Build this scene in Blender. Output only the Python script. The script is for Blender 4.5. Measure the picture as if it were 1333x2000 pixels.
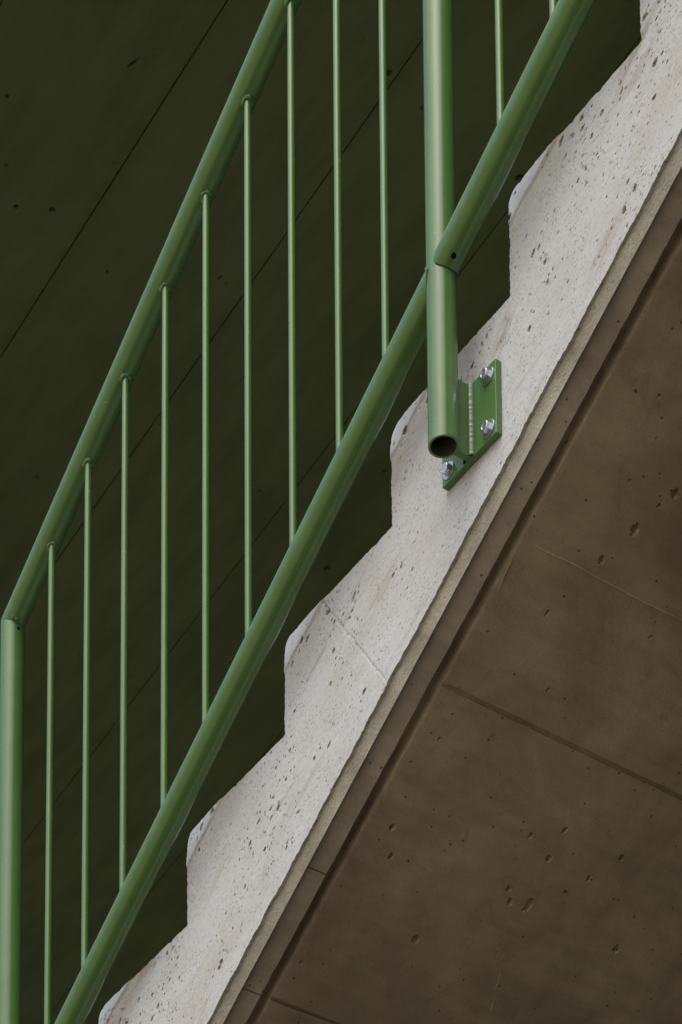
import bpy, math, random
import numpy as np
from mathutils import Matrix, Vector

random.seed(7)
for o in list(bpy.data.objects):
    bpy.data.objects.remove(o)
S = bpy.context.scene
COL = S.collection

# ------------------------------------------------------------------ camera
cam = bpy.data.cameras.new('camera')
cam_ob = bpy.data.objects.new('camera', cam)
COL.objects.link(cam_ob)
r = Vector((0.546651, 0.837360, -0.000399))
u = Vector((0.127359, -0.082672, 0.988405))
v = Vector((-0.827618, 0.540364, 0.151839))
M = Matrix((r, u, -v)).transposed().to_4x4()
M.translation = Vector((3.06549, -2.53404, -3.69802))
cam_ob.matrix_world = M
cam.sensor_fit = 'AUTO'
cam.sensor_width = 36.0
cam.lens = 36.0 * 5636.96 / 2000.0            # view camera lens with front rise: verticals stay upright
cam.shift_x = (666.5 - 436.99) / 2000.0
cam.shift_y = (4433.04 - 1000.0) / 2000.0
cam.clip_start = 0.05
cam.clip_end = 3000.0
cam.dof.use_dof = True
cam.dof.focus_distance = 4.65
cam.dof.aperture_fstop = 16.0
S.camera = cam_ob

# ------------------------------------------------------------------ light
SUN_AZ = math.radians(-60)      # compass angle of the sun in the XY plane (from +X)
SUN_EL = math.radians(60)
W = bpy.data.worlds.new('World')
S.world = W
W.use_nodes = True
nt = W.node_tree
bg = nt.nodes['Background']
sky = nt.nodes.new('ShaderNodeTexSky')
sky.sky_type = 'NISHITA'
sky.sun_disc = False
sky.sun_elevation = SUN_EL
sky.sun_rotation = math.radians(90) - SUN_AZ
sky.air_density = 0.75
sky.dust_density = 5.0
sky.ozone_density = 1.0
nt.links.new(sky.outputs[0], bg.inputs[0])
bg.inputs[1].default_value = 0.15
sun = bpy.data.lights.new('sun', 'SUN')
sun.energy = 0.5
sun.angle = math.radians(88)
sun.color = (1.0, 0.99, 0.975)
sun_ob = bpy.data.objects.new('sun', sun)
COL.objects.link(sun_ob)
sd = Vector((math.cos(SUN_AZ) * math.cos(SUN_EL), math.sin(SUN_AZ) * math.cos(SUN_EL), math.sin(SUN_EL)))
sun_ob.rotation_euler = sd.to_track_quat('Z', 'Y').to_euler()
sun_ob.location = (0, 0, 12)
S.view_settings.view_transform = 'Standard'
S.view_settings.look = 'None'
S.view_settings.exposure = 0.52
S.view_settings.gamma = 1.0
S.view_settings.use_curve_mapping = False

# ------------------------------------------------------------------ geometry constants (metres)
T, R = 0.31043, 0.18043         # going and rise of a step
SL = R / T
NRM = math.sqrt(1 + SL * SL)
ZE = -0.2607                    # lower edge of the white side face, at x = 0
YR = -0.062                     # plane of the railing
DROP = 0.014                    # soffit lies this far under the side face's edge
WID = 1.25                      # width of the flight
rng = np.random.default_rng(11)

# ------------------------------------------------------------------ helpers
def mesh_obj(name, verts, faces, mat, parent=None, smooth=False, label=None):
    me = bpy.data.meshes.new(name)
    me.from_pydata([tuple(q) for q in verts], [], [tuple(f) for f in faces])
    me.validate()
    if mat: me.materials.append(mat)
    if smooth:
        me.polygons.foreach_set('use_smooth', [True] * len(me.polygons))
    o = bpy.data.objects.new(name, me)
    COL.objects.link(o)
    if parent: o.parent = parent
    if label: o['label'] = label
    return o

def smooth_by_angle(o, deg=35):
    me = o.data
    me.polygons.foreach_set('use_smooth', [True] * len(me.polygons))
    me.set_sharp_from_angle(angle=math.radians(deg))

def link_copy(o, parent=None, name=None):
    c = o.copy()
    COL.objects.link(c)
    if parent is not None: c.parent = parent
    return c

def empty(name, loc=(0, 0, 0)):
    o = bpy.data.objects.new(name, None)
    o.empty_display_size = 0.1
    o.location = loc
    COL.objects.link(o)
    return o

def box(x0, x1, y0, y1, z0, z1, bev=0.0):
    V = [(x, y, z) for z in (z0, z1) for y in (y0, y1) for x in (x0, x1)]
    F = [(0, 2, 3, 1), (4, 5, 7, 6), (0, 1, 5, 4), (2, 6, 7, 3), (0, 4, 6, 2), (1, 3, 7, 5)]
    return V, F

def bevel(o, w, seg=2):
    b = o.modifiers.new('edge', 'BEVEL')
    b.width = w
    b.segments = seg
    b.limit_method = 'ANGLE'
    return o

class Noise2:
    def __init__(self, seed, n=256):
        self.t = np.random.default_rng(seed).random((n, n)) * 2 - 1
        self.n = n
    def __call__(self, x, y):
        x = np.asarray(x, float); y = np.asarray(y, float)
        xi = np.floor(x).astype(int); yi = np.floor(y).astype(int)
        fx = x - xi; fy = y - yi
        fx = fx * fx * (3 - 2 * fx); fy = fy * fy * (3 - 2 * fy)
        n = self.n; t = self.t
        a = t[xi % n, yi % n]; b = t[(xi + 1) % n, yi % n]
        c = t[xi % n, (yi + 1) % n]; d = t[(xi + 1) % n, (yi + 1) % n]
        return (a * (1 - fx) + b * fx) * (1 - fy) + (c * (1 - fx) + d * fx) * fy
N1, N2, N3 = Noise2(1), Noise2(2), Noise2(3)

# ------------------------------------------------------------------ materials
def new_mat(name):
    m = bpy.data.materials.new(name)
    m.use_nodes = True
    t = m.node_tree
    return m, t, t.nodes['Principled BSDF']

def nd(t, kind, **kw):
    n = t.nodes.new(kind)
    for k, val in kw.items():
        if k in n.inputs.keys(): n.inputs[k].default_value = val
        else: setattr(n, k, val)
    return n

def ramp(t, src, stops):
    n = t.nodes.new('ShaderNodeValToRGB')
    cr = n.color_ramp
    while len(cr.elements) < len(stops): cr.elements.new(0.5)
    for e, (p, c) in zip(cr.elements, stops):
        e.position = p
        e.color = (*c, 1) if len(c) == 3 else c
    t.links.new(src, n.inputs[0])
    return n

def mix(t, fac, a, b, mode='MIX'):
    n = t.nodes.new('ShaderNodeMix')
    n.data_type = 'RGBA'
    n.blend_type = mode
    for sock, val in ((n.inputs[0], fac), (n.inputs[6], a), (n.inputs[7], b)):
        if isinstance(val, (int, float)): sock.default_value = val
        elif isinstance(val, tuple): sock.default_value = (*val, 1) if len(val) == 3 else val
        else: t.links.new(val, sock)
    return n.outputs[2]

def slope_coords(t, scale=(1, 1, 1)):
    """world position turned so that X runs up the stair slope"""
    g = t.nodes.new('ShaderNodeNewGeometry')
    mp = t.nodes.new('ShaderNodeMapping')
    mp.vector_type = 'POINT'
    mp.inputs['Rotation'].default_value = (0, math.atan(SL), 0)
    t.links.new(g.outputs['Position'], mp.inputs[0])
    m2 = t.nodes.new('ShaderNodeMapping')
    m2.inputs['Scale'].default_value = scale
    t.links.new(mp.outputs[0], m2.inputs[0])
    return m2.outputs[0]

def noise(t, vec, scale, detail=4, rough=0.55, dist=0.0):
    n = nd(t, 'ShaderNodeTexNoise', Scale=scale, Detail=detail, Roughness=rough, Distortion=dist)
    t.links.new(vec, n.inputs['Vector'])
    return n.outputs['Fac']

def specks(t, vec, scale, r0, r1, keep):
    """small separate spots: distance to Voronoi centres, only in some of the cells"""
    vo = nd(t, 'ShaderNodeTexVoronoi', Scale=scale)
    t.links.new(vec, vo.inputs['Vector'])
    d = ramp(t, vo.outputs['Distance'], [(r0, (1, 1, 1)), (r1, (0, 0, 0))]).outputs[0]
    sep = t.nodes.new('ShaderNodeSeparateColor')
    t.links.new(vo.outputs['Color'], sep.inputs[0])
    k = ramp(t, sep.outputs[0], [(keep, (1, 1, 1)), (keep + 0.01, (0, 0, 0))]).outputs[0]
    m = t.nodes.new('ShaderNodeMath'); m.operation = 'MULTIPLY'
    t.links.new(d, m.inputs[0]); t.links.new(k, m.inputs[1])
    return m.outputs[0]

def bump(t, p, h, dist, strength=1.0, prev=None):
    b = nd(t, 'ShaderNodeBump', Strength=strength, Distance=dist)
    t.links.new(h, b.inputs['Height'])
    if prev is not None: t.links.new(prev, b.inputs['Normal'])
    t.links.new(b.outputs[0], p.inputs['Normal'])
    return b.outputs[0]

def mat_white():
    m, t, p = new_mat('white_concrete')
    c1 = slope_coords(t)
    ca = slope_coords(t, (0.42, 1, 1))
    cs = slope_coords(t, (0.18, 1, 1))
    base = ramp(t, noise(t, ca, 9, 5, 0.6), [(0.3, (0.421, 0.430, 0.387)), (0.5, (0.473, 0.500, 0.477)), (0.7, (0.507, 0.549, 0.545))]).outputs[0]
    fine = ramp(t, noise(t, ca, 240, 3, 0.7), [(0.28, (0.58, 0.56, 0.52)), (0.46, (0.98, 0.98, 0.98)), (0.75, (1.06, 1.06, 1.06))]).outputs[0]
    col = mix(t, 0.75, base, fine, 'MULTIPLY')
    # brown rubbed streaks that run with the slope
    st = ramp(t, noise(t, cs, 26, 4, 0.55, 0.6), [(0.57, (0, 0, 0)), (0.70, (1, 1, 1))]).outputs[0]
    st2 = ramp(t, noise(t, c1, 5, 2, 0.5), [(0.42, (0, 0, 0)), (0.56, (1, 1, 1))]).outputs[0]
    mm = t.nodes.new('ShaderNodeMath'); mm.operation = 'MULTIPLY'
    t.links.new(st, mm.inputs[0]); t.links.new(st2, mm.inputs[1])
    m2 = t.nodes.new('ShaderNodeMath'); m2.operation = 'MULTIPLY'; m2.inputs[1].default_value = 0.8
    t.links.new(mm.outputs[0], m2.inputs[0])
    col = mix(t, m2.outputs[0], col, (0.30, 0.27, 0.205))
    # dark grains of sand and dirt, plus fine pores with painted-in shade
    cp = slope_coords(t, (0.55, 1, 1))
    s1 = specks(t, cp, 330, 0.20, 0.36, 0.55)
    s2 = specks(t, cp, 170, 0.13, 0.24, 0.20)
    clus = ramp(t, noise(t, c1, 14, 3, 0.6), [(0.36, (0.12, 0.12, 0.12)), (0.60, (0.9, 0.9, 0.9))]).outputs[0]
    k1 = t.nodes.new('ShaderNodeMath'); k1.operation = 'MULTIPLY'
    t.links.new(s1, k1.inputs[0]); t.links.new(clus, k1.inputs[1])
    col = mix(t, k1.outputs[0], col, (0.17, 0.155, 0.125))
    col = mix(t, s2, col, (0.11, 0.10, 0.085))
    t.links.new(col, p.inputs['Base Color'])
    p.inputs['Roughness'].default_value = 0.85
    p.inputs['Specular IOR Level'].default_value = 0.25
    b1 = bump(t, p, noise(t, ca, 45, 5, 0.6), 0.0016, 0.6)
    bump(t, p, noise(t, c1, 420, 2, 0.6), 0.0005, 0.5, b1)
    return m

def mat_brown(name, lo, mid, hi, rough_grain=0.5, streak=0.26):
    m, t, p = new_mat(name)
    c1 = slope_coords(t)
    cy = slope_coords(t, (1, 0.16, 1))          # drag marks across the flight
    base = ramp(t, noise(t, c1, 5.5, 7, 0.68, 0.7), [(0.34, lo), (0.5, mid), (0.66, hi)]).outputs[0]
    big = ramp(t, noise(t, c1, 1.9, 4, 0.6, 0.5), [(0.36, (0.72, 0.70, 0.68)), (0.62, (1.14, 1.14, 1.12))]).outputs[0]
    base = mix(t, 1.0, base, big, 'MULTIPLY')
    stv = ramp(t, noise(t, cy, 34, 5, 0.65, 0.3), [(0.36, (0.62, 0.60, 0.57)), (0.5, (1, 1, 1)), (0.68, (1.28, 1.25, 1.2))]).outputs[0]
    col = mix(t, streak, base, stv, 'MULTIPLY')
    blot = ramp(t, noise(t, c1, 17, 5, 0.7, 0.8), [(0.56, (0, 0, 0)), (0.72, (1, 1, 1))]).outputs[0]
    k = t.nodes.new('ShaderNodeMath'); k.operation = 'MULTIPLY'; k.inputs[1].default_value = 0.42
    t.links.new(blot, k.inputs[0])
    col = mix(t, k.outputs[0], col, tuple(0.55 * c for c in lo))
    gr = ramp(t, noise(t, c1, 330, 3, 0.75), [(0.33, (0.55, 0.53, 0.5)), (0.48, (1, 1, 1))]).outputs[0]
    col = mix(t, rough_grain, col, gr, 'MULTIPLY')
    s = specks(t, c1, 75, 0.10, 0.20, 0.10)
    col = mix(t, s, col, tuple(0.3 * c for c in lo))
    t.links.new(col, p.inputs['Base Color'])
    p.inputs['Roughness'].default_value = 0.8
    p.inputs['Specular IOR Level'].default_value = 0.3
    b1 = bump(t, p, noise(t, cy, 40, 5, 0.6), 0.0015, 0.5)
    bump(t, p, noise(t, c1, 260, 3, 0.7), 0.0008 if rough_grain < 0.6 else 0.0022, 0.6 if rough_grain < 0.6 else 0.9, b1)
    return m

def mat_ceiling():
    m, t, p = new_mat('dark_olive_concrete')
    g = t.nodes.new('ShaderNodeNewGeometry')
    vec = g.outputs['Position']
    mpc = t.nodes.new('ShaderNodeMapping'); mpc.inputs['Rotation'].default_value = (0, 0, 0.06); mpc.inputs['Scale'].default_value = (0.22, 1, 1)
    t.links.new(vec, mpc.inputs[0])
    marks = ramp(t, noise(t, mpc.outputs[0], 9, 5, 0.65, 0.3), [(0.35, (0.78, 0.78, 0.78)), (0.55, (1, 1, 1)), (0.72, (1.14, 1.14, 1.12))]).outputs[0]
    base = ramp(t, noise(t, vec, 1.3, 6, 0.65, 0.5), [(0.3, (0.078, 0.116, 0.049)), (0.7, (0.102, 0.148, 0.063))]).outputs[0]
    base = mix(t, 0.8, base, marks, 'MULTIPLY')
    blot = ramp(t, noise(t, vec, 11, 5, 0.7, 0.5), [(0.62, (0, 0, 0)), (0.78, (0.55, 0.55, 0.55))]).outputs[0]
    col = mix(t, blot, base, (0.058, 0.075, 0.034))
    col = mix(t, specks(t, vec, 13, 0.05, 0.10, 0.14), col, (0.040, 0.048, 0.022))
    t.links.new(col, p.inputs['Base Color'])
    p.inputs['Roughness'].default_value = 0.75
    p.inputs['Specular IOR Level'].default_value = 0.2
    bump(t, p, noise(t, vec, 30, 5, 0.6), 0.003, 0.4)
    return m

def mat_paint():
    m, t, p = new_mat('green_paint')
    g = t.nodes.new('ShaderNodeNewGeometry')
    vec = g.outputs['Position']
    base = ramp(t, noise(t, vec, 30, 4, 0.6), [(0.3, (0.068, 0.160, 0.042)), (0.7, (0.080, 0.182, 0.050))]).outputs[0]
    fl = specks(t, vec, 60, 0.040, 0.075, 0.22)
    du = ramp(t, noise(t, vec, 14, 7, 0.75, 0.6), [(0.50, (0, 0, 0)), (0.78, (0.14, 0.14, 0.14))]).outputs[0]
    base = mix(t, du, base, (0.17, 0.21, 0.12))
    col = mix(t, fl, base, (0.36, 0.42, 0.30))
    t.links.new(col, p.inputs['Base Color'])
    rr = t.nodes.new('ShaderNodeMapRange'); rr.inputs['To Min'].default_value = 0.16; rr.inputs['To Max'].default_value = 0.27
    rr.inputs['From Min'].default_value = 0.3; rr.inputs['From Max'].default_value = 0.7
    t.links.new(noise(t, vec, 70, 6, 0.7, 0.4), rr.inputs[0]); t.links.new(rr.outputs[0], p.inputs['Roughness'])
    p.inputs['Coat Weight'].default_value = 0.08
    p.inputs['Coat Roughness'].default_value = 0.16
    p.inputs['Coat IOR'].default_value = 1.55
    p.inputs['Specular IOR Level'].default_value = 0.5
    b1 = bump(t, p, noise(t, vec, 200, 3, 0.5), 0.00008, 0.2)
    bump(t, p, fl, 0.0006, 0.6, b1)
    return m

def mat_simple(name, col, rough, metal=0.0, spec=0.5, vary=0.15, scale=40):
    m, t, p = new_mat(name)
    g = t.nodes.new('ShaderNodeNewGeometry')
    c = ramp(t, noise(t, g.outputs['Position'], scale, 4, 0.6),
             [(0.3, tuple(x * (1 - vary) for x in col)), (0.7, tuple(min(1, x * (1 + vary)) for x in col))]).outputs[0]
    t.links.new(c, p.inputs['Base Color'])
    p.inputs['Roughness'].default_value = rough
    p.inputs['Metallic'].default_value = metal
    p.inputs['Specular IOR Level'].default_value = spec
    return m

M_WHITE = mat_white()
M_SOFFIT = mat_brown('brown_concrete', (0.385, 0.335, 0.239), (0.457, 0.402, 0.294), (0.523, 0.467, 0.351))
M_BORDER = mat_brown('border_concrete', (0.562, 0.519, 0.412), (0.662, 0.621, 0.501), (0.749, 0.709, 0.586))
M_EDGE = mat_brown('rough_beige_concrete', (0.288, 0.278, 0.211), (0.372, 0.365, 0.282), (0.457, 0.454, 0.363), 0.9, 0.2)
M_FACET = mat_simple('smooth_blue_grey_facet', (0.455, 0.505, 0.525), 0.6, 0.0, 0.35, 0.10, 60)  # smooth blue-grey colour on the nosing facets
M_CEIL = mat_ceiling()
M_PAINT = mat_paint()
M_ZINC = mat_simple('zinc_plated_steel', (0.60, 0.66, 0.69), 0.30, 1.0, 0.5, 0.10, 300)
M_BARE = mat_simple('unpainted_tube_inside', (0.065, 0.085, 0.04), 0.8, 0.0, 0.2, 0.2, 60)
M_GROUND = mat_simple('paving', (0.48, 0.375, 0.25), 0.9, 0.0, 0.3, 0.2, 0.7)
M_WALL = mat_simple('grey_render', (0.11, 0.105, 0.085), 0.9, 0.0, 0.2, 0.15, 1.5)
M_THREAD = mat_simple('pale_fibre', (0.62, 0.56, 0.42), 0.7, 0.0, 0.3, 0.1, 40)

# ================================================================== SETTING
GZ = -5.35
V = [(-900, -900, GZ), (900, -900, GZ), (900, 900, GZ), (-900, 900, GZ)]
o = mesh_obj('ground', V, [(0, 1, 2, 3)], M_GROUND); o['kind'] = 'structure'
M_BOUNCE_CUT = mat_simple('dark_bounce_cut', (0.050, 0.046, 0.038), 0.9, 0.0, 0.3, 0.2, 3)
V, F = box(-20.0, 8.0, -4.6, 4.8, GZ + 0.002, GZ + 0.006)  # unseen dark sheet over the ground, added to cut bounce light from below
o = mesh_obj('path', V, F, M_BOUNCE_CUT); o['kind'] = 'structure'
# the building the flight climbs to, right of and behind the picture
o = mesh_obj('wall_right', *box(5.0, 5.4, -1.75, 5.2, GZ, 6.5), M_WALL); o['kind'] = 'structure'
o = mesh_obj('wall_back', *box(-10.0, 5.0, 4.8, 5.2, GZ, 2.6), M_WALL); o['kind'] = 'structure'

# ------------------------------------------------------------------ ceiling of cast panels
HC = 2.6
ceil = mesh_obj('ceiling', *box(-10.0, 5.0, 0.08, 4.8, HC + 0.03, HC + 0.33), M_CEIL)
ceil['kind'] = 'structure'
joints = [(0.08, 0.0), (0.19, -0.0300), (0.6109, -0.0458), (1.0439, -0.0571), (1.4769, -0.0688), (1.9076, -0.0832),
          (2.338, -0.0945), (2.77, -0.106), (3.20, -0.117), (4.8, 0.0)]
holes = [(-2.626, 0.555, 0.011, 0.010), (-2.583, 0.637, 0.012, 0.010), (-2.12, 0.594, 0.030, 0.005), (-2.669, 0.851, 0.008, 0.006),
         (-2.525, 1.107, 0.014, 0.006), (-1.862, 1.575, 0.016, 0.012), (-1.806, 1.125, 0.012, 0.010), (-2.822, 1.86, 0.010, 0.009),
         (-3.218, 1.94, 0.014, 0.012), (-2.364, 0.384, 0.009, 0.007)]
def apply_mod_mesh(o):
    dg = bpy.context.evaluated_depsgraph_get()
    me = bpy.data.meshes.new_from_object(o.evaluated_get(dg))
    old = o.data
    o.modifiers.clear()
    o.data = me
    me.name = o.name
    bpy.data.meshes.remove(old)
def prism_cutter(x, y, z0, z1, rx, ry, n=9, ang=0.0):
    V, F = [], []
    rr = [1 + random.uniform(-0.22, 0.22) for _ in range(n)]
    for z in (z0, z1):
        for k in range(n):
            a = 2 * math.pi * k / n
            px, py = rx * rr[k] * math.cos(a), ry * rr[k] * math.sin(a)
            V.append((x + px * math.cos(ang) - py * math.sin(ang), y + px * math.sin(ang) + py * math.cos(ang), z))
    F.append(tuple(range(n - 1, -1, -1))); F.append(tuple(range(n, 2 * n)))
    for k in range(n): F.append((k, (k + 1) % n, n + (k + 1) % n, n + k))
    return V, F
GAP = 0.0045
for k in range(len(joints) - 1):
    (a0, b0), (a1, b1) = joints[k], joints[k + 1]
    x0, x1 = -10.0, 5.0
    nx = 60
    X = np.linspace(x0, x1, nx)
    dz = random.uniform(-0.0015, 0.0015)
    Vt = []
    for z in (HC + dz, HC + 0.028):
        Vt += [(x, a0 + b0 * x + GAP / 2, z) for x in X] + [(x, a1 + b1 * x - GAP / 2, z) for x in X]
    F = []
    n = nx
    for i in range(n - 1):
        F += [(i, n + i, n + i + 1, i + 1), (2 * n + i, 2 * n + i + 1, 3 * n + i + 1, 3 * n + i),
              (i, i + 1, 2 * n + i + 1, 2 * n + i), (n + i, 3 * n + i, 3 * n + i + 1, n + i + 1)]
    F += [(0, 2 * n, 3 * n, n), (n - 1, 2 * n - 1, 4 * n - 1, 3 * n - 1)]
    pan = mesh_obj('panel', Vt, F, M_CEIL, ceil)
    mine = [h for h in holes if a0 + b0 * h[0] + 0.02 < h[1] < a1 + b1 * h[0] - 0.02]
    for h in mine:
        cut = mesh_obj('cutter', *prism_cutter(h[0], h[1], HC - 0.05, HC + 0.022, 0.75 * h[2], 0.75 * h[3], 9, 0.3), None)
        bm = pan.modifiers.new('hole', 'BOOLEAN'); bm.operation = 'DIFFERENCE'; bm.object = cut; bm.solver = 'EXACT'
        bpy.context.view_layer.update()
        apply_mod_mesh(pan)
        bpy.data.objects.remove(cut)

# ================================================================== STAIRCASE
stair = empty('staircase', (0, 0, 0))
stair['label'] = 'pale pitted concrete stair flight with sawtooth steps and brown soffit'
stair['category'] = 'staircase'

# ---- side face as a relief of pits, ragged edges and swollen nosings, with treads and risers behind it
H = 0.0015
I0, I1 = -5, 2                                    # finely modelled steps
cols_x, cols_top, cols_kind = [], [], []
def nosing_line(i):
    a, b = {0: (0.053, 0.112), -1: (0.052, 0.094), -2: (0.058, 0.106), -3: (0.063, 0.106)}.get(i, (0.056, 0.105))
    return a, b
RC = {0: 0.017, -1: 0.020, -2: 0.014, -3: 0.011}
chips = [(float(rng.uniform(-1.5, 0.6)), float(rng.uniform(0.002, 0.008)), float(rng.uniform(0.0008, 0.0026))) for _ in range(38)]
columns = []                                       # (x, ztop, riser_start)
for i in range(I0, I1):
    xi = i * T
    n = int(round(T / H))
    for k in range(n + 1):
        xl = k * T / n
        x = xi + xl
        zt = (i + 1) * R
        rc = RC.get(i, 0.015)
        if xl < rc: zt -= rc - math.sqrt(max(0, rc * rc - (rc - xl) ** 2))
        if xl > T - 0.006: zt += (xl - (T - 0.006)) ** 2 / 0.02
        if 0.004 < xl < T - 0.002:
            zt += 0.0005 * float(N1(x * 60, 3.3)) + 0.0009 * float(N2(x * 260, 7.7))
            for cx, cw, cd in chips:
                dd = abs(x - cx) / cw
                if dd < 1: zt -= cd * (1 - dd * dd)
        columns.append((x, zt, k == 0))
fx, fw = [], []
starts, counts = [], []
ids = []
verts_x, verts_w = [], []
nv = 0
prev_ids = None
for ci, (x, zt, first) in enumerate(columns):
    wt = zt - SL * x
    nrow = max(2, int((wt - ZE) / H) + 1)
    ws = ZE + H * np.arange(nrow)
    if wt - ws[-1] > 0.4 * H: ws = np.append(ws, wt)
    else: ws[-1] = wt
    n = len(ws)
    idx = np.arange(nv, nv + n)
    share = 0
    if first and ci > 0:                           # second column at a riser shares the lower vertices
        share = max(0, len(prev_ids) - 3)
        idx = np.concatenate([prev_ids[:share], np.arange(nv, nv + n - share)])
    verts_x.append(np.full(n - share, x)); verts_w.append(ws[share:])
    nv += n - share
    ids.append(idx)
    prev_ids = idx
VX = np.concatenate(verts_x); VW = np.concatenate(verts_w)
VZ = VW + SL * VX
VY = np.zeros(nv)
# faces
quads, tris = [], []
for ci in range(len(columns) - 1):
    if columns[ci + 1][2]: continue
    a, b = ids[ci], ids[ci + 1]
    m_ = min(len(a), len(b))
    quads.append(np.stack([a[:m_ - 1], b[:m_ - 1], b[1:m_], a[1:m_]], 1))
    for k in range(m_ - 1, len(a) - 1): tris.append((a[k], b[m_ - 1], a[k + 1]))
    for k in range(m_ - 1, len(b) - 1): tris.append((a[m_ - 1], b[k], b[k + 1]))
quads = np.concatenate(quads)
# relief: y > 0 goes into the concrete
VY += 0.0008 * N1(VX * 9, VZ * 9) + 0.0004 * N2(VX * 40, VZ * 40) + 0.00012 * N3(VX * 190, VZ * 190)
FACET = np.zeros(nv, bool)
for i in range(I0, I1):
    a, b = nosing_line(i)
    A = np.array([i * T, (i + 1) * R - a]); B = np.array([i * T + b, (i + 1) * R])
    d = (B - A) / np.linalg.norm(B - A)
    nn = np.array([-d[1], d[0]])
    sel = (VX > i * T - 0.001) & (VX < i * T + b + 0.06) & (VZ > (i + 1) * R - a - 0.03)
    al = (VX[sel] - A[0]) * d[0] + (VZ[sel] - A[1]) * d[1]
    s = (VX[sel] - A[0]) * nn[0] + (VZ[sel] - A[1]) * nn[1]
    s = s + 0.0030 * N1(al * 30 + i * 9, 0.3 + 0 * al)
    q = np.clip((s + 0.008) / 0.009, 0, 1); q = q * q * (3 - 2 * q)
    fall = np.clip(s - 0.001, 0, None)
    VY[sel] += -0.0022 * q + 0.075 * fall + 0.6 * fall ** 2
    FACET[np.nonzero(sel)[0][s > 0.001]] = True
# cracks
def seg_groove(x0, z0, x1, z1, w, depth, seed):
    d = np.array([x1 - x0, z1 - z0]); L = np.linalg.norm(d); d /= L
    sel = (VX > min(x0, x1) - 0.01) & (VX < max(x0, x1) + 0.01) & (VZ > min(z0, z1) - 0.01) & (VZ < max(z0, z1) + 0.01)
    al = (VX[sel] - x0) * d[0] + (VZ[sel] - z0) * d[1]
    s = -(VX[sel] - x0) * d[1] + (VZ[sel] - z0) * d[0]
    s = s + 0.0010 * N2(al * 45 + seed, 0 * al) + 0.0008 * N1(al * 160 + seed, 0 * al)
    ok = (al > 0) & (al < L)
    VY[sel] += np.where(ok, depth * np.clip(1 - np.abs(s) / w, 0, 1), 0)
seg_groove(-0.509, -0.1827, -0.3314, -0.4449, 0.0016, 0.0024, 3)
seg_groove(-0.9261, -0.4567, -0.9005, -0.4963, 0.0014, 0.0012, 8)
# pits, long axis up the slope
cos_s, sin_s = 1 / NRM, SL / NRM
order = np.argsort(VX, kind='stable')
sx = VX[order]
PIT = np.zeros(nv, bool)
def pit(px, pz, a, b, depth, ang=0.0, skew=0.0):
    lo = np.searchsorted(sx, px - a - 0.002); hi = np.searchsorted(sx, px + a + 0.002)
    idx = order[lo:hi]
    dx, dz = VX[idx] - px, VZ[idx] - pz
    c, s_ = math.cos(math.atan(SL) + ang), math.sin(math.atan(SL) + ang)
    uu = (dx * c + dz * s_) / a; vv = (-dx * s_ + dz * c) / b
    e = np.sqrt(uu * uu + vv * vv) + 0.25 * N3((VX[idx]) * 500 + px * 77, VZ[idx] * 500)
    g = np.clip((1.08 - e) / 0.2, 0, 1)
    VY[idx] = np.maximum(VY[idx], VY[idx] * (1 - g) + depth * g)
    PIT[idx[g > 0.45]] = True
def inside(px, pz, marg):
    i = math.floor(px / T)
    return SL * px + ZE + marg < pz < (i + 1) * R - marg
cnt = 0
while cnt < 760:
    px = float(rng.uniform(-1.35, 0.45)); w_ = float(rng.uniform(ZE + 0.006, 0.17)); pz = w_ + SL * px
    if not inside(px, pz, 0.006): continue
    dens = 0.30 + 0.95 * float(N1(px * 11 + 3, pz * 11)) + 0.28 * (w_ - ZE) / 0.3 - 0.1
    if rng.random() > dens: continue
    a = 0.0011 + 0.0007 * float(rng.pareto(2.0))
    a = min(a, 0.0050)
    b = max(0.0009, a * float(rng.uniform(0.35, 0.95)))
    pit(px, pz, a, b, 0.007 + 1.6 * a, float(rng.normal(0.2, 0.35)))
    cnt += 1
for px, pz, a, b, dp in [(0.1255, 0.1665, 0.0085, 0.0032, 0.013), (0.153, 0.153, 0.004, 0.003, 0.005), (-0.273, -0.033, 0.0065, 0.0038, 0.010),
                         (-0.885, -0.375, 0.006, 0.0032, 0.010), (-0.938, -0.452 + 0.02, 0.0055, 0.0028, 0.010), (-0.215, -0.02, 0.006, 0.0026, 0.009),
                         (0.055, 0.03, 0.006, 0.003, 0.009), (-0.555, -0.222, 0.0055, 0.003, 0.009), (-0.42, -0.235, 0.010, 0.004, 0.006),
                         (-1.03, -0.645, 0.0045, 0.0035, 0.009), (-0.57, -0.215, 0.005, 0.0026, 0.008), (-0.60, -0.24, 0.005, 0.0028, 0.008)]:
    if inside(px, pz, 0.004): pit(px, pz, a, b, dp, 0.35)
# ragged risers
for ci in range(len(columns)):
    if columns[ci][2] and ci > 0:
        new = ids[ci][-1]
        z0 = columns[ci - 1][1]
        own = ids[ci][(VZ[ids[ci]] > z0 + 0.002)]
        zz = VZ[own]
        VX[own] += 0.0009 * N1(zz * 55 + ci, 0 * zz) + 0.0011 * N2(zz * 210 + ci, 0 * zz) - 0.001
# ragged lower edge
low = np.unique(np.array([c[0] for c in ids]))
VZ[low] += 0.0022 * N1(VX[low] * 60, 9.1 + 0 * low) * np.abs(N3(VX[low] * 9, 2 + 0 * low)) * 1.8 + 0.0014 * N2(VX[low] * 240, 4 + 0 * low)
verts = np.stack([VX, VY, VZ], 1)
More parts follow.
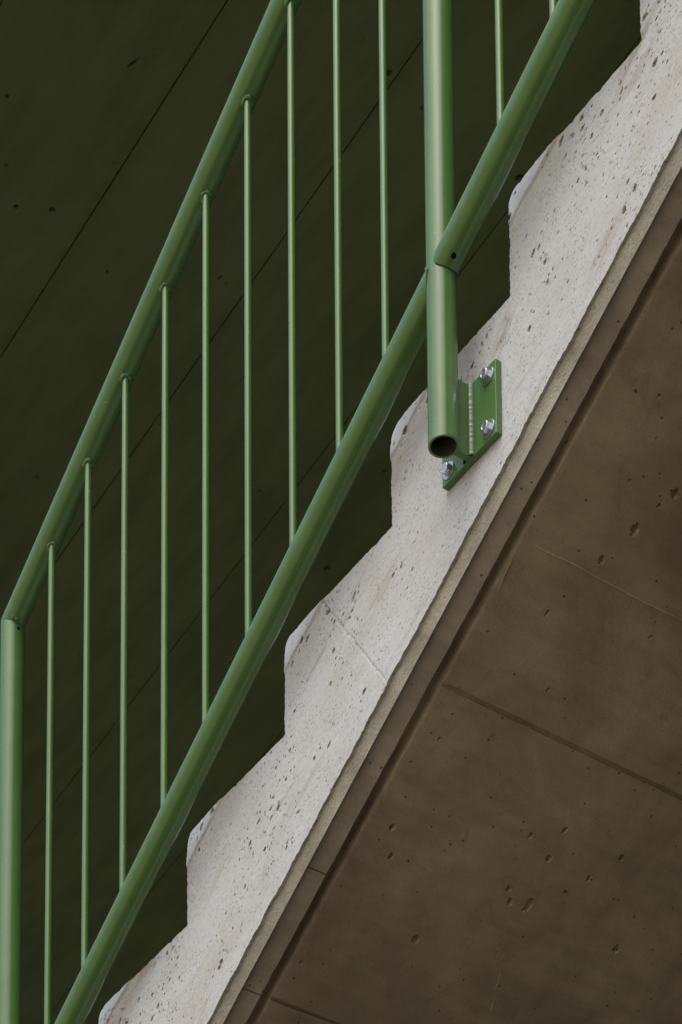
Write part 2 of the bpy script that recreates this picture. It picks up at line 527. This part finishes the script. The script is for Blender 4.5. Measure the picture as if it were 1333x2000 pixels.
# outline to carry back as treads and risers
chain = []
for ci in range(len(columns)):
    if columns[ci][2] and ci > 0:
        z0 = columns[ci - 1][1]
        own = [int(q) for q in ids[ci] if VZ[q] > z0 + 0.0005]
        chain += own
    else:
        chain.append(int(ids[ci][-1]))
ch = verts[chain]
nb = len(verts)
front = ch.copy(); back = ch.copy(); back[:, 1] = WID
lowc = np.array([c[0] for c in ids]); lf = verts[lowc]
lb = lf.copy(); lb[:, 1] = 0.010
lb[:, 2] += 0.001
allv = np.concatenate([verts, front, back, lf, lb])
K = len(chain); L = len(lowc)
F = [tuple(q) for q in quads.tolist()] + [tuple(int(c) for c in q) for q in tris]
for k in range(K - 1): F.append((nb + k, nb + k + 1, nb + K + k + 1, nb + K + k))
o2 = nb + 2 * K
for k in range(L - 1): F.append((o2 + k, o2 + L + k, o2 + L + k + 1, o2 + k + 1))
# plain steps outside the picture, and the far side of the flight
def add_poly(pts, flip=False):
    global allv
    b0 = len(allv)
    allv = np.concatenate([allv, np.array(pts, float)])
    f = tuple(range(b0, b0 + len(pts)))
    F.append(f[::-1] if flip else f)
for i in list(range(-9, I0)) + list(range(I1, 8)):
    x0, x1 = i * T, (i + 1) * T
    zt = (i + 1) * R
    add_poly([(x0, 0, ZE + SL * x0), (x1, 0, ZE + SL * x1), (x1, 0, zt), (x0, 0, zt)])
    add_poly([(x0, 0, zt), (x1, 0, zt), (x1, WID, zt), (x0, WID, zt)])
    add_poly([(x0, 0, zt - R), (x0, 0, zt), (x0, WID, zt), (x0, WID, zt - R)])
add_poly([(I0 * T, 0, I0 * R), (I0 * T, 0, (I0 + 1) * R), (I0 * T, WID, (I0 + 1) * R), (I0 * T, WID, I0 * R)])
for i in range(-9, 8):
    x0, x1 = i * T, (i + 1) * T
    add_poly([(x0, WID, ZE + SL * x0), (x1, WID, ZE + SL * x1), (x1, WID, (i + 1) * R), (x0, WID, (i + 1) * R)], True)
body = mesh_obj('flight_body', allv, F, M_WHITE, stair, smooth=True, label='pale pitted concrete side of the flight')
body.data.set_sharp_from_angle(angle=math.radians(62))
body.data.materials.append(M_EDGE); body.data.materials.append(M_FACET)                # coarse beige concrete in the pits, its darker colour standing in for shade
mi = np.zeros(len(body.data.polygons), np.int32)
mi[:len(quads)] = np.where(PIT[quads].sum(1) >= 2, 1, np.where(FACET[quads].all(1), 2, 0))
tr = np.array(tris)
mi[len(quads):len(quads) + len(tr)] = np.where(FACET[tr].all(1), 2, 0)
body.data.polygons.foreach_set('material_index', mi)

# ---- underside, in coordinates (x, y, h): h is measured at right angles to the slope, positive upwards
nx_, nz_ = -SL / NRM, 1 / NRM
def sof(x, y, h):
    return np.stack([x + nx_ * h, y, ZE + SL * x + nz_ * h], -1)
XA, XB = -9 * T, 8 * T
def strip(name, mat, x0, x1, prof, step, parent, jit, seed, label=None, cap=True, smooth=True):
    """prof: list of (y, h) across; lofted along the slope with a little unevenness"""
    n = max(2, int((x1 - x0) / step) + 1)
    X = np.linspace(x0, x1, n)
    rows = []
    for j, (y, h) in enumerate(prof):
        yy = y + jit[j] * (0.6 * N1(X * 70 + seed, j * 3.1 + 0 * X) + 0.4 * N2(X * 260 + seed, j * 1.7 + 0 * X))
        hh = h + 0.35 * jit[j] * N3(X * 120 + seed, j * 2.3 + 0 * X)
        rows.append(sof(X, yy, hh))
    Vt = np.concatenate(rows)
    Fs = []
    for j in range(len(prof) - 1):
        for k in range(n - 1):
            Fs.append((j * n + k, (j + 1) * n + k, (j + 1) * n + k + 1, j * n + k + 1))
    if cap:
        Fs.append(tuple(j * n for j in range(len(prof))))
        Fs.append(tuple(j * n + n - 1 for j in reversed(range(len(prof)))))
    ob = mesh_obj(name, Vt, Fs, mat, parent, smooth=smooth, label=label)
    ob.data.set_sharp_from_angle(angle=math.radians(30))
    return ob
E0 = -DROP
prof = [(0.0062, 0.006)] + [(0.0058 + 0.0087 * k / 8, -0.0008 - 0.0232 * k / 8) for k in range(9)] + [(0.0158, E0 + 0.012)]
strip('chamfered_edge', M_EDGE, -1.5, 0.62, prof, 0.0022, stair, [0, 0.0012] + [0.0006] * 6 + [0.0004, 0.0002, 0.0], 5, 'rough beige chamfer along the lower edge')
strip('chamfered_edge', M_EDGE, XA, -1.5, prof, 0.05, stair, [0] * 11, 5)
strip('chamfered_edge', M_EDGE, 0.62, XB, prof, 0.05, stair, [0] * 11, 5)
bx = [XA, -1.40, -0.793, -0.594, 0.62, XB]
for k in range(len(bx) - 1):
    g0 = 0.0009
    pr = [(0.0162, E0 + 0.0124)] + [(0.0164 + 0.0430 * q / 6, E0) for q in range(7)] + [(0.0600, E0 + 0.0264)]
    strip('border_strip', M_BORDER, bx[k] + g0, bx[k + 1] - g0, pr, 0.004, stair,
          [0, 0.0003, 0.0005, 0.0005, 0.0005, 0.0005, 0.0006, 0.0010, 0.0006], 20 + k)
strip('drip_groove', M_SOFFIT, XA, XB, [(0.0152, E0 + 0.0125), (0.054, E0 + 0.0125), (0.056, E0 + 0.026), (0.064, E0 + 0.026), (0.070, E0 + 0.026), (0.0765, E0 + 0.0255), (0.0805, E0 + 0.025), (0.0825, E0 + 0.0062), (0.084, E0 + 0.0060), (WID, E0 + 0.0060)],
      0.006, stair, [0, 0, 0.0004, 0.0006, 0.0006, 0.0006, 0.0008, 0.0006, 0, 0], 31, 'narrow dark groove beside the border of the soffit', cap=False)

spits = [(-0.6303, 0.2764, 0.0055, 0.0055), (-0.0161, 0.2527, 0.009, 0.004), (-0.0679, 0.2273, 0.006, 0.0035), (-0.5107, 0.3895, 0.005, 0.0035),
         (-0.5193, 0.4419, 0.0085, 0.005), (-0.527, 0.4046, 0.006, 0.0035), (-0.5286, 0.6491, 0.0055, 0.005), (-0.5356, 0.154, 0.0035, 0.0035),
         (-0.497, 0.1279, 0.0045, 0.003), (-0.4479, 0.428, 0.005, 0.003), (-0.4059, 0.5569, 0.005, 0.003), (-0.4517, 0.5197, 0.004, 0.003),
         (0.0448, 0.2854, 0.006, 0.0045), (-0.4026, 0.4275, 0.003, 0.0025), (-0.4818, 0.4923, 0.003, 0.0025)]
for _ in range(70):
    rr = 0.0010 + 0.0006 * float(rng.pareto(3.0))
    spits.append((float(rng.uniform(-1.0, 0.4)), float(rng.uniform(0.09, 0.95)), min(rr, 0.0045), min(rr, 0.004) * 0.8))
def soffit_panel(x0, x1, h0, fine, seed, je, label=None):
    st = 0.003 if fine else 0.06
    nxs = max(2, int((x1 - x0) / st) + 1); y0 = 0.080
    X = np.linspace(x0, x1, nxs)
    Y = np.concatenate([np.arange(y0, 0.96, st), [1.1, WID]]) if fine else np.array([y0, 0.5, WID])
    XX, YY = np.meshgrid(X, Y, indexing='ij')
    HH = np.full(XX.shape, E0 + h0)
    if fine:
        HH += 0.0012 * N1(XX * 5 + seed, YY * 3) + 0.0004 * N2(XX * 30 + seed, YY * 9)
        for px, py, a, b in spits:
            if x0 < px < x1:
                i0, i1 = np.searchsorted(X, [px - 0.014, px + 0.014]); j0, j1 = np.searchsorted(Y, [py - 0.014, py + 0.014])
                xx, yy = XX[i0:i1, j0:j1], YY[i0:i1, j0:j1]
                e = np.sqrt(((xx - px) / (0.8 * a)) ** 2 + ((yy - py) / b) ** 2) + 0.2 * N3(xx * 300, yy * 300)
                HH[i0:i1, j0:j1] += np.clip((1.2 - e) / 0.22, 0, 1) * (0.009 + 0.6 * a)
        # crumbled edges at the joints
        for e_, sgn, col in ((x0, 1, 0), (x1, -1, -1)):
            XX[col, :] += sgn * je * (0.5 + 0.9 * np.abs(N1(Y * 60 + seed, 5 + 0 * Y)) + 0.8 * np.abs(N2(Y * 190 + seed, 2 + 0 * Y)))
            HH[col, :] += 0.25 * je
        # front edge along the groove
        YY[:, 0] += 0.0012 * np.abs(N1(X * 50, seed + 0 * X)) + 0.0008 * N2(X * 170, seed + 0 * X)
        HH[:, 0] += 0.0006
    Pm = sof(XX, YY, HH).reshape(-1, 3)
    ny = len(Y)
    Fq = []
    for i in range(nxs - 1):
        for j in range(ny - 1):
            Fq.append((i * ny + j, i * ny + j + 1, (i + 1) * ny + j + 1, (i + 1) * ny + j))
    # upstanding sides
    b0 = len(Pm)
    per = [(0, j) for j in range(ny)] + [(i, ny - 1) for i in range(1, nxs)] + [(nxs - 1, j) for j in range(ny - 2, -1, -1)] + [(i, 0) for i in range(nxs - 2, 0, -1)]
    pe = np.array([i * ny + j for i, j in per])
    lowr = Pm[pe]; up = lowr + np.array([nx_, 0, nz_]) * 0.0065
    Pm = np.concatenate([Pm, lowr, up])
    n = len(pe)
    for k in range(n):
        k2 = (k + 1) % n
        Fq.append((b0 + k, b0 + n + k, b0 + n + k2, b0 + k2))
    ob = mesh_obj('soffit_panel', Pm, Fq, M_SOFFIT, stair, smooth=True, label=label)
    ob.data.set_sharp_from_angle(angle=math.radians(50))
    return ob
soffit_panel(XA, -1.302, 0.0, False, 1, 0)
p_low = soffit_panel(-1.3, -0.794, 0.0, True, 11, 0.0007)
p_mid = soffit_panel(-0.792, -0.2955, 0.0004, True, 12, 0.0034)
p_up = soffit_panel(-0.2915, -0.0882, 0.0003, True, 13, 0.0)
p_top = soffit_panel(-0.0882, 0.50, 0.0006, True, 14, 0.0)
soffit_panel(0.502, XB, 0.0, False, 2, 0)

# pale strand caught on the soffit
def wire(name, pts, rad, mat, parent, n=6):
    V, F = [], []
    pts = [Vector(q) for q in pts]
    for i, q in enumerate(pts):
        d = (pts[min(i + 1, len(pts) - 1)] - pts[max(i - 1, 0)]).normalized()
        a = d.orthogonal().normalized(); b = d.cross(a)
        rr = rad * (0.35 if i in (0, len(pts) - 1) else 1.0)
        for k in range(n):
            t_ = 2 * math.pi * k / n
            V.append(q + rr * (math.cos(t_) * a + math.sin(t_) * b))
    for i in range(len(pts) - 1):
        for k in range(n):
            F.append((i * n + k, i * n + (k + 1) % n, (i + 1) * n + (k + 1) % n, (i + 1) * n + k))
    F += [tuple(range(n)), tuple(range(len(pts) * n - 1, len(pts) * n - n - 1, -1))]
    return mesh_obj(name, V, F, mat, parent, smooth=True)
def strand(xy, rad, parent):
    xs = np.array([q[0] for q in xy]); ys = np.array([q[1] for q in xy])
    return wire('strand', sof(xs, ys, np.full(len(xs), E0 - 0.0012)), rad, M_THREAD, parent)
strand([(-0.6185, 0.4571), (-0.632, 0.4645), (-0.6446, 0.4690), (-0.656, 0.4690)], 0.0006, p_mid)
strand([(-0.668, 0.4800), (-0.676, 0.4815), (-0.6877, 0.4860)], 0.0008, p_mid)
strand([(-0.1127, 0.0835), (-0.125, 0.0835), (-0.140, 0.0850), (-0.158, 0.0885)], 0.0009, p_up)

ys = np.linspace(0.10, 0.62, 60)
wire('grout_fin', sof(-0.0882 + 0.0012 * N1(ys * 22, 0 * ys), ys, np.full(60, E0 + 0.0002)), 0.0009, M_BORDER, p_up)
# landing the flight leads to, above and right of the picture
o = mesh_obj('landing', *box(XB, 5.0, 0.0, 4.8, 8 * R - 0.24, 8 * R), M_SOFFIT); o['kind'] = 'structure'

# ================================================================== RAILING
rail = empty('stair_railing', (-0.0938, YR, -0.222))
rail['label'] = 'green painted tubular steel railing bolted to the side of the stair'
rail['category'] = 'railing'
OFF = np.array(rail.location)
RT, RI = 0.0240, 0.0205
ZB, ZT = 0.13627, 1.25658
XP, XL = -0.09385, -1.48204
XEND = 1.30
DV = np.array([1, 0, SL]) / NRM

def part(name, V, F, mat, parent=rail, label=None, smooth=True, ang=35):
    V = np.array(V, float) - OFF
    ob = mesh_obj(name, V, F, mat, parent, label=label)
    if smooth: smooth_by_angle(ob, ang)
    return ob

def tube(axis_p, axis_d, e1, e2, end0, end1, n=64, ri=RI, ro=RT):
    """hollow tube; end0/end1 give the distance along the axis for a ring offset vector"""
    V, F = [], []
    for rad in (ro, ri):
        for end in (end0, end1):
            for k in range(n):
                a = 2 * math.pi * k / n
                off = rad * (math.cos(a) * e1 + math.sin(a) * e2)
                V.append(axis_p + off + axis_d * end(off))
    for k in range(n):
        k2 = (k + 1) % n
        F.append((k, k2, n + k2, n + k))                       # outer
        F.append((2 * n + k, 3 * n + k, 3 * n + k2, 2 * n + k2))   # inner
        F.append((k, 2 * n + k, 2 * n + k2, k2))
        F.append((n + k, n + k2, 3 * n + k2, 3 * n + k))
    return V, F
EX, EY, EZ = np.eye(3)
E2 = np.cross(DV, EY)
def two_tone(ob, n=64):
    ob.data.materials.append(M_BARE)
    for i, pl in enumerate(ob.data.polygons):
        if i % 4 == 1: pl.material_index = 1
corner = np.array([XL, YR, ZT + SL * XL])
mit = DV + EZ; mit /= np.linalg.norm(mit)
# posts
pole = part('post', *tube(np.array([XP, YR, 0.0]), EZ, EX, EY, lambda o_: -0.222, lambda o_: ZT + SL * (XP + o_[0]) - math.sqrt(max(0, RT ** 2 - o_[1] ** 2)) * NRM * 0.98), M_PAINT, label='round green post with an open lower end beside the bolted plate')
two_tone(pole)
zl = SL * (XL - XP) - 0.222
lpost = part('post', *tube(np.array([XL, YR, 0.0]), EZ, EX, EY, lambda o_: zl, lambda o_: ((corner - np.array([XL, YR, 0]) - o_) @ mit) / mit[2] - 0.0002), M_PAINT, label='round green end post mitred into the sloping rail')
# rails
def rail_to(xp, sgn, rg):
    def f(off): return (xp + sgn * math.sqrt(max(0, rg ** 2 - off[1] ** 2)) - off[0] - XP) / DV[0]
    return f
top = part('top_rail', *tube(corner, DV, EY, E2, lambda o_: -(o_ @ mit) / (DV @ mit) + 0.0002, lambda o_: (XEND - XL) / DV[0]), M_PAINT)
pb = np.array([XP, YR, ZB + SL * XP])
brl = part('bottom_rail', *tube(pb, DV, EY, E2, rail_to(XL, 1, RT - 0.0005), rail_to(XP, -1, RT - 0.0005)), M_PAINT)
brr = part('bottom_rail', *tube(pb, DV, EY, E2, rail_to(XP, 1, RT + 0.0020), lambda o_: (XEND - XP) / DV[0]), M_PAINT)
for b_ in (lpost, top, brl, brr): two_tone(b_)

def drill(ob, pos, direction, rad):
    d = Vector(direction).normalized(); a = d.orthogonal().normalized(); b = d.cross(a)
    n = 14; V = []
    for s_ in (-0.012, 0.014):
        for k in range(n):
            t_ = 2 * math.pi * k / n
            V.append(Vector(pos) + d * s_ + rad * (math.cos(t_) * a + math.sin(t_) * b))
    F = [tuple(range(n - 1, -1, -1)), tuple(range(n, 2 * n))] + [(k, (k + 1) % n, n + (k + 1) % n, n + k) for k in range(n)]
    cut = mesh_obj('cutter', V, F, M_BARE)
    ob.modifiers.clear()
    m_ = ob.modifiers.new('hole', 'BOOLEAN'); m_.object = cut; m_.operation = 'DIFFERENCE'; m_.solver = 'EXACT'
    bpy.context.view_layer.update()
    apply_mod_mesh(ob)
    bpy.data.objects.remove(cut)
    smooth_by_angle(ob, 35)
view = -np.array(v)
def surf_point(px_axis, ax_d, px, py):
    """point of a tube's outer surface under picture position (px, py) of the photograph"""
    f_ = 5636.96
    q = np.array(r) * (px - 436.99) / f_ - np.array(u) * (py - 4433.04) / f_ + np.array(v)
    C_ = np.array(M.translation)
    w0 = C_ - px_axis
    dp = q - ax_d * (q @ ax_d); wp = w0 - ax_d * (w0 @ ax_d)
    A_, B_, C2 = dp @ dp, 2 * dp @ wp, wp @ wp - RT ** 2
    t_ = (-B_ - math.sqrt(max(0, B_ * B_ - 4 * A_ * C2))) / (2 * A_)
    P = C_ + q * t_
    nrm = P - px_axis; nrm -= ax_d * (nrm @ ax_d)
    return P, nrm / np.linalg.norm(nrm)
for ob, ap, ad, px, py, rad in ((brr, pb, DV, 887, 500, 0.0044), (lpost, np.array([XL, YR, 0.0]), EZ, 37, 1227, 0.0040)):
    P, nn = surf_point(ap, ad, px, py)
    drill(ob, P, nn, rad)

# ---- weld beads
def bead(path, rad, seed, n=8, lump=0.35, closed=True, rip=None):
    rn = np.random.default_rng(seed)
    V, F = [], []
    L_ = len(path)
    for i in range(L_):
        p0 = path[i - 1] if (closed or i > 0) else path[0]
        p1 = path[(i + 1) % L_] if (closed or i < L_ - 1) else path[-1]
        d = p1 - p0; d /= np.linalg.norm(d)
        a = np.cross(d, [0.31, 0.85, 0.42]); a /= np.linalg.norm(a); b = np.cross(d, a)
        rr = rad * (1 + lump * rn.uniform(-1, 1)) if rip is None else rad * (1 + lump * (rip(i) + 0.4 * rn.uniform(-1, 1)))
        if not closed and i in (0, L_ - 1): rr *= 0.4
        for k in range(n):
            t_ = 2 * math.pi * k / n
            V.append(path[i] + rr * (math.cos(t_) * a + math.sin(t_) * b))
    for i in range(L_ if closed else L_ - 1):
        j = (i + 1) % L_
        for k in range(n):
            F.append((i * n + k, i * n + (k + 1) % n, j * n + (k + 1) % n, j * n + k))
    if not closed:
        F += [tuple(range(n)), tuple(range(L_ * n - 1, L_ * n - n - 1, -1))]
    return V, F
RB = 0.0064
def joint_curve(side):
    out = []
    for k in range(16):
        a = 2 * math.pi * k / 16
        dx, dy = (RB + 0.0008) * math.cos(a), (RB + 0.0008) * math.sin(a)
        out.append(np.array([dx, dy, SL * dx + side * NRM * math.sqrt(RT ** 2 - dy ** 2)]))
    return out
def local_mesh(name, V, F, mat):
    me = bpy.data.meshes.new(name)
    me.from_pydata([tuple(q) for q in V], [], F)
    me.materials.append(mat)
    me.polygons.foreach_set('use_smooth', [True] * len(me.polygons))
    return me
weld_top = [local_mesh('weld', *bead(joint_curve(-1), 0.0040, 40 + k, lump=0.45), M_PAINT) for k in range(4)]
weld_bot = [local_mesh('weld', *bead(joint_curve(1), 0.0017, 50 + k, lump=0.3), M_PAINT) for k in range(3)]
# ---- balusters (same length everywhere: one mesh)
n = 32
hb = ZT - ZB
Vb, Fb = [], []
for z in (0.004, hb - 0.004):
    for k in range(n):
        a = 2 * math.pi * k / n
        Vb.append((RB * math.cos(a), RB * math.sin(a), z))
for k in range(n): Fb.append((k, (k + 1) % n, n + (k + 1) % n, n + k))
Fb += [tuple(range(n - 1, -1, -1)), tuple(range(n, 2 * n))]
bar_me = local_mesh('baluster', Vb, Fb, M_PAINT)
bar_me.set_sharp_from_angle(angle=math.radians(40))
bars_x = [-1.32752, -1.18946, -1.05333, -0.9125, -0.77575, -0.64022, -0.50513, -0.36967, -0.24098, 0.05856, 0.18676, 0.322, 0.457, 0.592, 0.727, 0.862]
for k, x in enumerate(bars_x):
    b_ = bpy.data.objects.new('baluster', bar_me)
    COL.objects.link(b_); b_.parent = rail
    b_.location = Vector((x, YR, ZB + SL * x)) - Vector(OFF)
    wt = bpy.data.objects.new('weld', weld_top[k % 4]); COL.objects.link(wt); wt.parent = b_; wt.location = (0, 0, hb)
    wb = bpy.data.objects.new('weld', weld_bot[k % 3]); COL.objects.link(wb); wb.parent = b_
# weld spots at the mitre and where the lower rail meets the post
P, nn = surf_point(corner, DV, 30, 1207)
tt = np.cross(nn, DV)
part('weld', *bead([P - nn * 0.0008 + tt * s_ * 0.009 + EZ * 0.0006 * math.sin(9 * s_) for s_ in np.linspace(-1, 1, 9)], 0.0032, 71, lump=0.5, closed=False), M_PAINT, lpost)
pts = []
for k in range(40):
    a = 2 * math.pi * k / 40
    off = RT * (math.cos(a) * EY + math.sin(a) * E2)
    pts.append(pb + off * 1.03 + DV * (rail_to(XP, -1, RT + 0.0004)(off * 0.999)))
part('weld', *bead(pts, 0.0018, 73, lump=0.35), M_PAINT, pole)

# ---- bolted side plates
def rounded_box(name, x0, x1, y0, y1, z0, z1, mat, parent, bev=0.0012):
    V_, F_ = box(x0, x1, y0, y1, z0, z1)
    ob = part(name, V_, F_, mat, parent, smooth=False)
    bevel(ob, bev, 2)
    ob.data.polygons.foreach_set('use_smooth', [True] * 6)
    wn = ob.modifiers.new('normals', 'WEIGHTED_NORMAL')
    return ob
def lathe(prof, n=32, y0=0.0):
    V_, F_ = [], []
    for rr, h in prof:
        for k in range(n):
            a = 2 * math.pi * k / n
            V_.append((rr * math.cos(a), -h + y0, rr * math.sin(a)))
    for j in range(len(prof) - 1):
        for k in range(n):
            F_.append((j * n + k, j * n + (k + 1) % n, (j + 1) * n + (k + 1) % n, (j + 1) * n + k))
    F_.append(tuple(range((len(prof) - 1) * n, len(prof) * n)))
    F_.append(tuple(range(n - 1, -1, -1)))
    return V_, F_
washer_me = local_mesh('washer', *lathe([(0.0135, 0.0), (0.0138, 0.0004), (0.0138, 0.0018), (0.0133, 0.0024), (0.0060, 0.0024)], 36), M_ZINC)
washer_me.set_sharp_from_angle(angle=math.radians(40))
def hex_head():
    AF = 0.0081                                     # half width across flats
    V_, F_ = [], []
    n_ = 36
    rc = AF / math.cos(math.pi / 6)
    def ring(scale_round, h):
        out = []
        for k in range(n_):
            a = 2 * math.pi * k / n_
            am = (a + math.pi / 6) % (math.pi / 3) - math.pi / 6
            rh = AF / math.cos(am)
            out.append((min(rh, scale_round) * math.cos(a), -h, min(rh, scale_round) * math.sin(a)))
        return out
    # flange, hexagon with chamfered crown, dished top
    rings = [ring(rc, 0.0), ring(rc, 0.0074), ring(AF * 1.07, 0.0081), ring(AF * 0.95, 0.0086), ring(AF * 0.66, 0.0086), ring(AF * 0.60, 0.0080), ring(AF * 0.2, 0.0079)]
    for rg in rings: V_ += rg
    for j in range(len(rings) - 1):
        for k in range(n_):
            F_.append((j * n_ + k, j * n_ + (k + 1) % n_, (j + 1) * n_ + (k + 1) % n_, (j + 1) * n_ + k))
    F_.append(tuple(range((len(rings) - 1) * n_, len(rings) * n_)))
    return V_, F_
head_me = local_mesh('bolt', *hex_head(), M_ZINC)
head_me.set_sharp_from_angle(angle=math.radians(25))
def bracket(x, dz):
    zb0, zt0 = -0.2228 + dz, -0.0945 + dz
    plate = rounded_box('base_plate', x - 0.0686, x + 0.0686, -0.012, -0.0002, zb0, zt0, M_PAINT, rail)
    web = rounded_box('web', x - 0.0058, x + 0.0058, YR + 0.0215, -0.0118, zb0 + 0.0015, zt0 - 0.001, M_PAINT, rail, 0.0008)
    zz = np.linspace(zb0 + 0.003, zt0 - 0.003, 46)
    for sx_ in (1, -1):
        rn = np.random.default_rng(80 + sx_)                 # rippled fillet weld between web and plate
        zf = np.linspace(zb0 + 0.002, zt0 - 0.002, 90)
        Vw, Fw = [], []
        for i_, q in enumerate(zf):
            rip = 1 + 0.02 * math.sin(i_ * 0.9 + 1.2 * math.sin(i_ * 0.23)) + rn.uniform(-0.03, 0.03)
            for c_ in range(7):
                f_ = c_ / 6
                a_, b_ = 0.0078 * rip * (1 - f_), 0.0078 * rip * f_
                bul = 0.0013 * rip * math.sin(math.pi * f_)
                Vw.append((x + sx_ * (0.0056 + a_ + bul * 0.7), -0.0118 - b_ - bul * 0.7, q))
        for i_ in range(89):
            for c_ in range(6):
                Fw.append((i_ * 7 + c_, i_ * 7 + c_ + 1, (i_ + 1) * 7 + c_ + 1, (i_ + 1) * 7 + c_))
        Fw += [tuple(range(7)), tuple(range(89 * 7 + 6, 89 * 7 - 1, -1))]
        part('weld', Vw, Fw, M_PAINT, web, ang=80)
        path = [np.array([x + sx_ * 0.0066, YR + 0.0240, q]) for q in zz]
        part('weld', *bead(path, 0.0024, 90 + sx_, lump=0.2, closed=False, rip=lambda i: math.sin(i * 2.3)), M_PAINT, web)
    for bx_ in (-0.0505, 0.0505):
        for bz in (zb0 + 0.0185, zt0 - 0.0185):
            b_ = bpy.data.objects.new('bolt', head_me); COL.objects.link(b_); b_.parent = rail
            b_.location = Vector((x + bx_, -0.0144, bz)) - Vector(OFF)
            b_.rotation_euler = (0, random.uniform(0, 1.0), 0)
            w_ = bpy.data.objects.new('washer', washer_me); COL.objects.link(w_); w_.parent = b_
            w_.location = (0, 0.0024, 0)
            b_['label'] = 'zinc plated hexagon bolt with washer'
bracket(XP, 0.0)
bracket(XL, SL * (XL - XP))
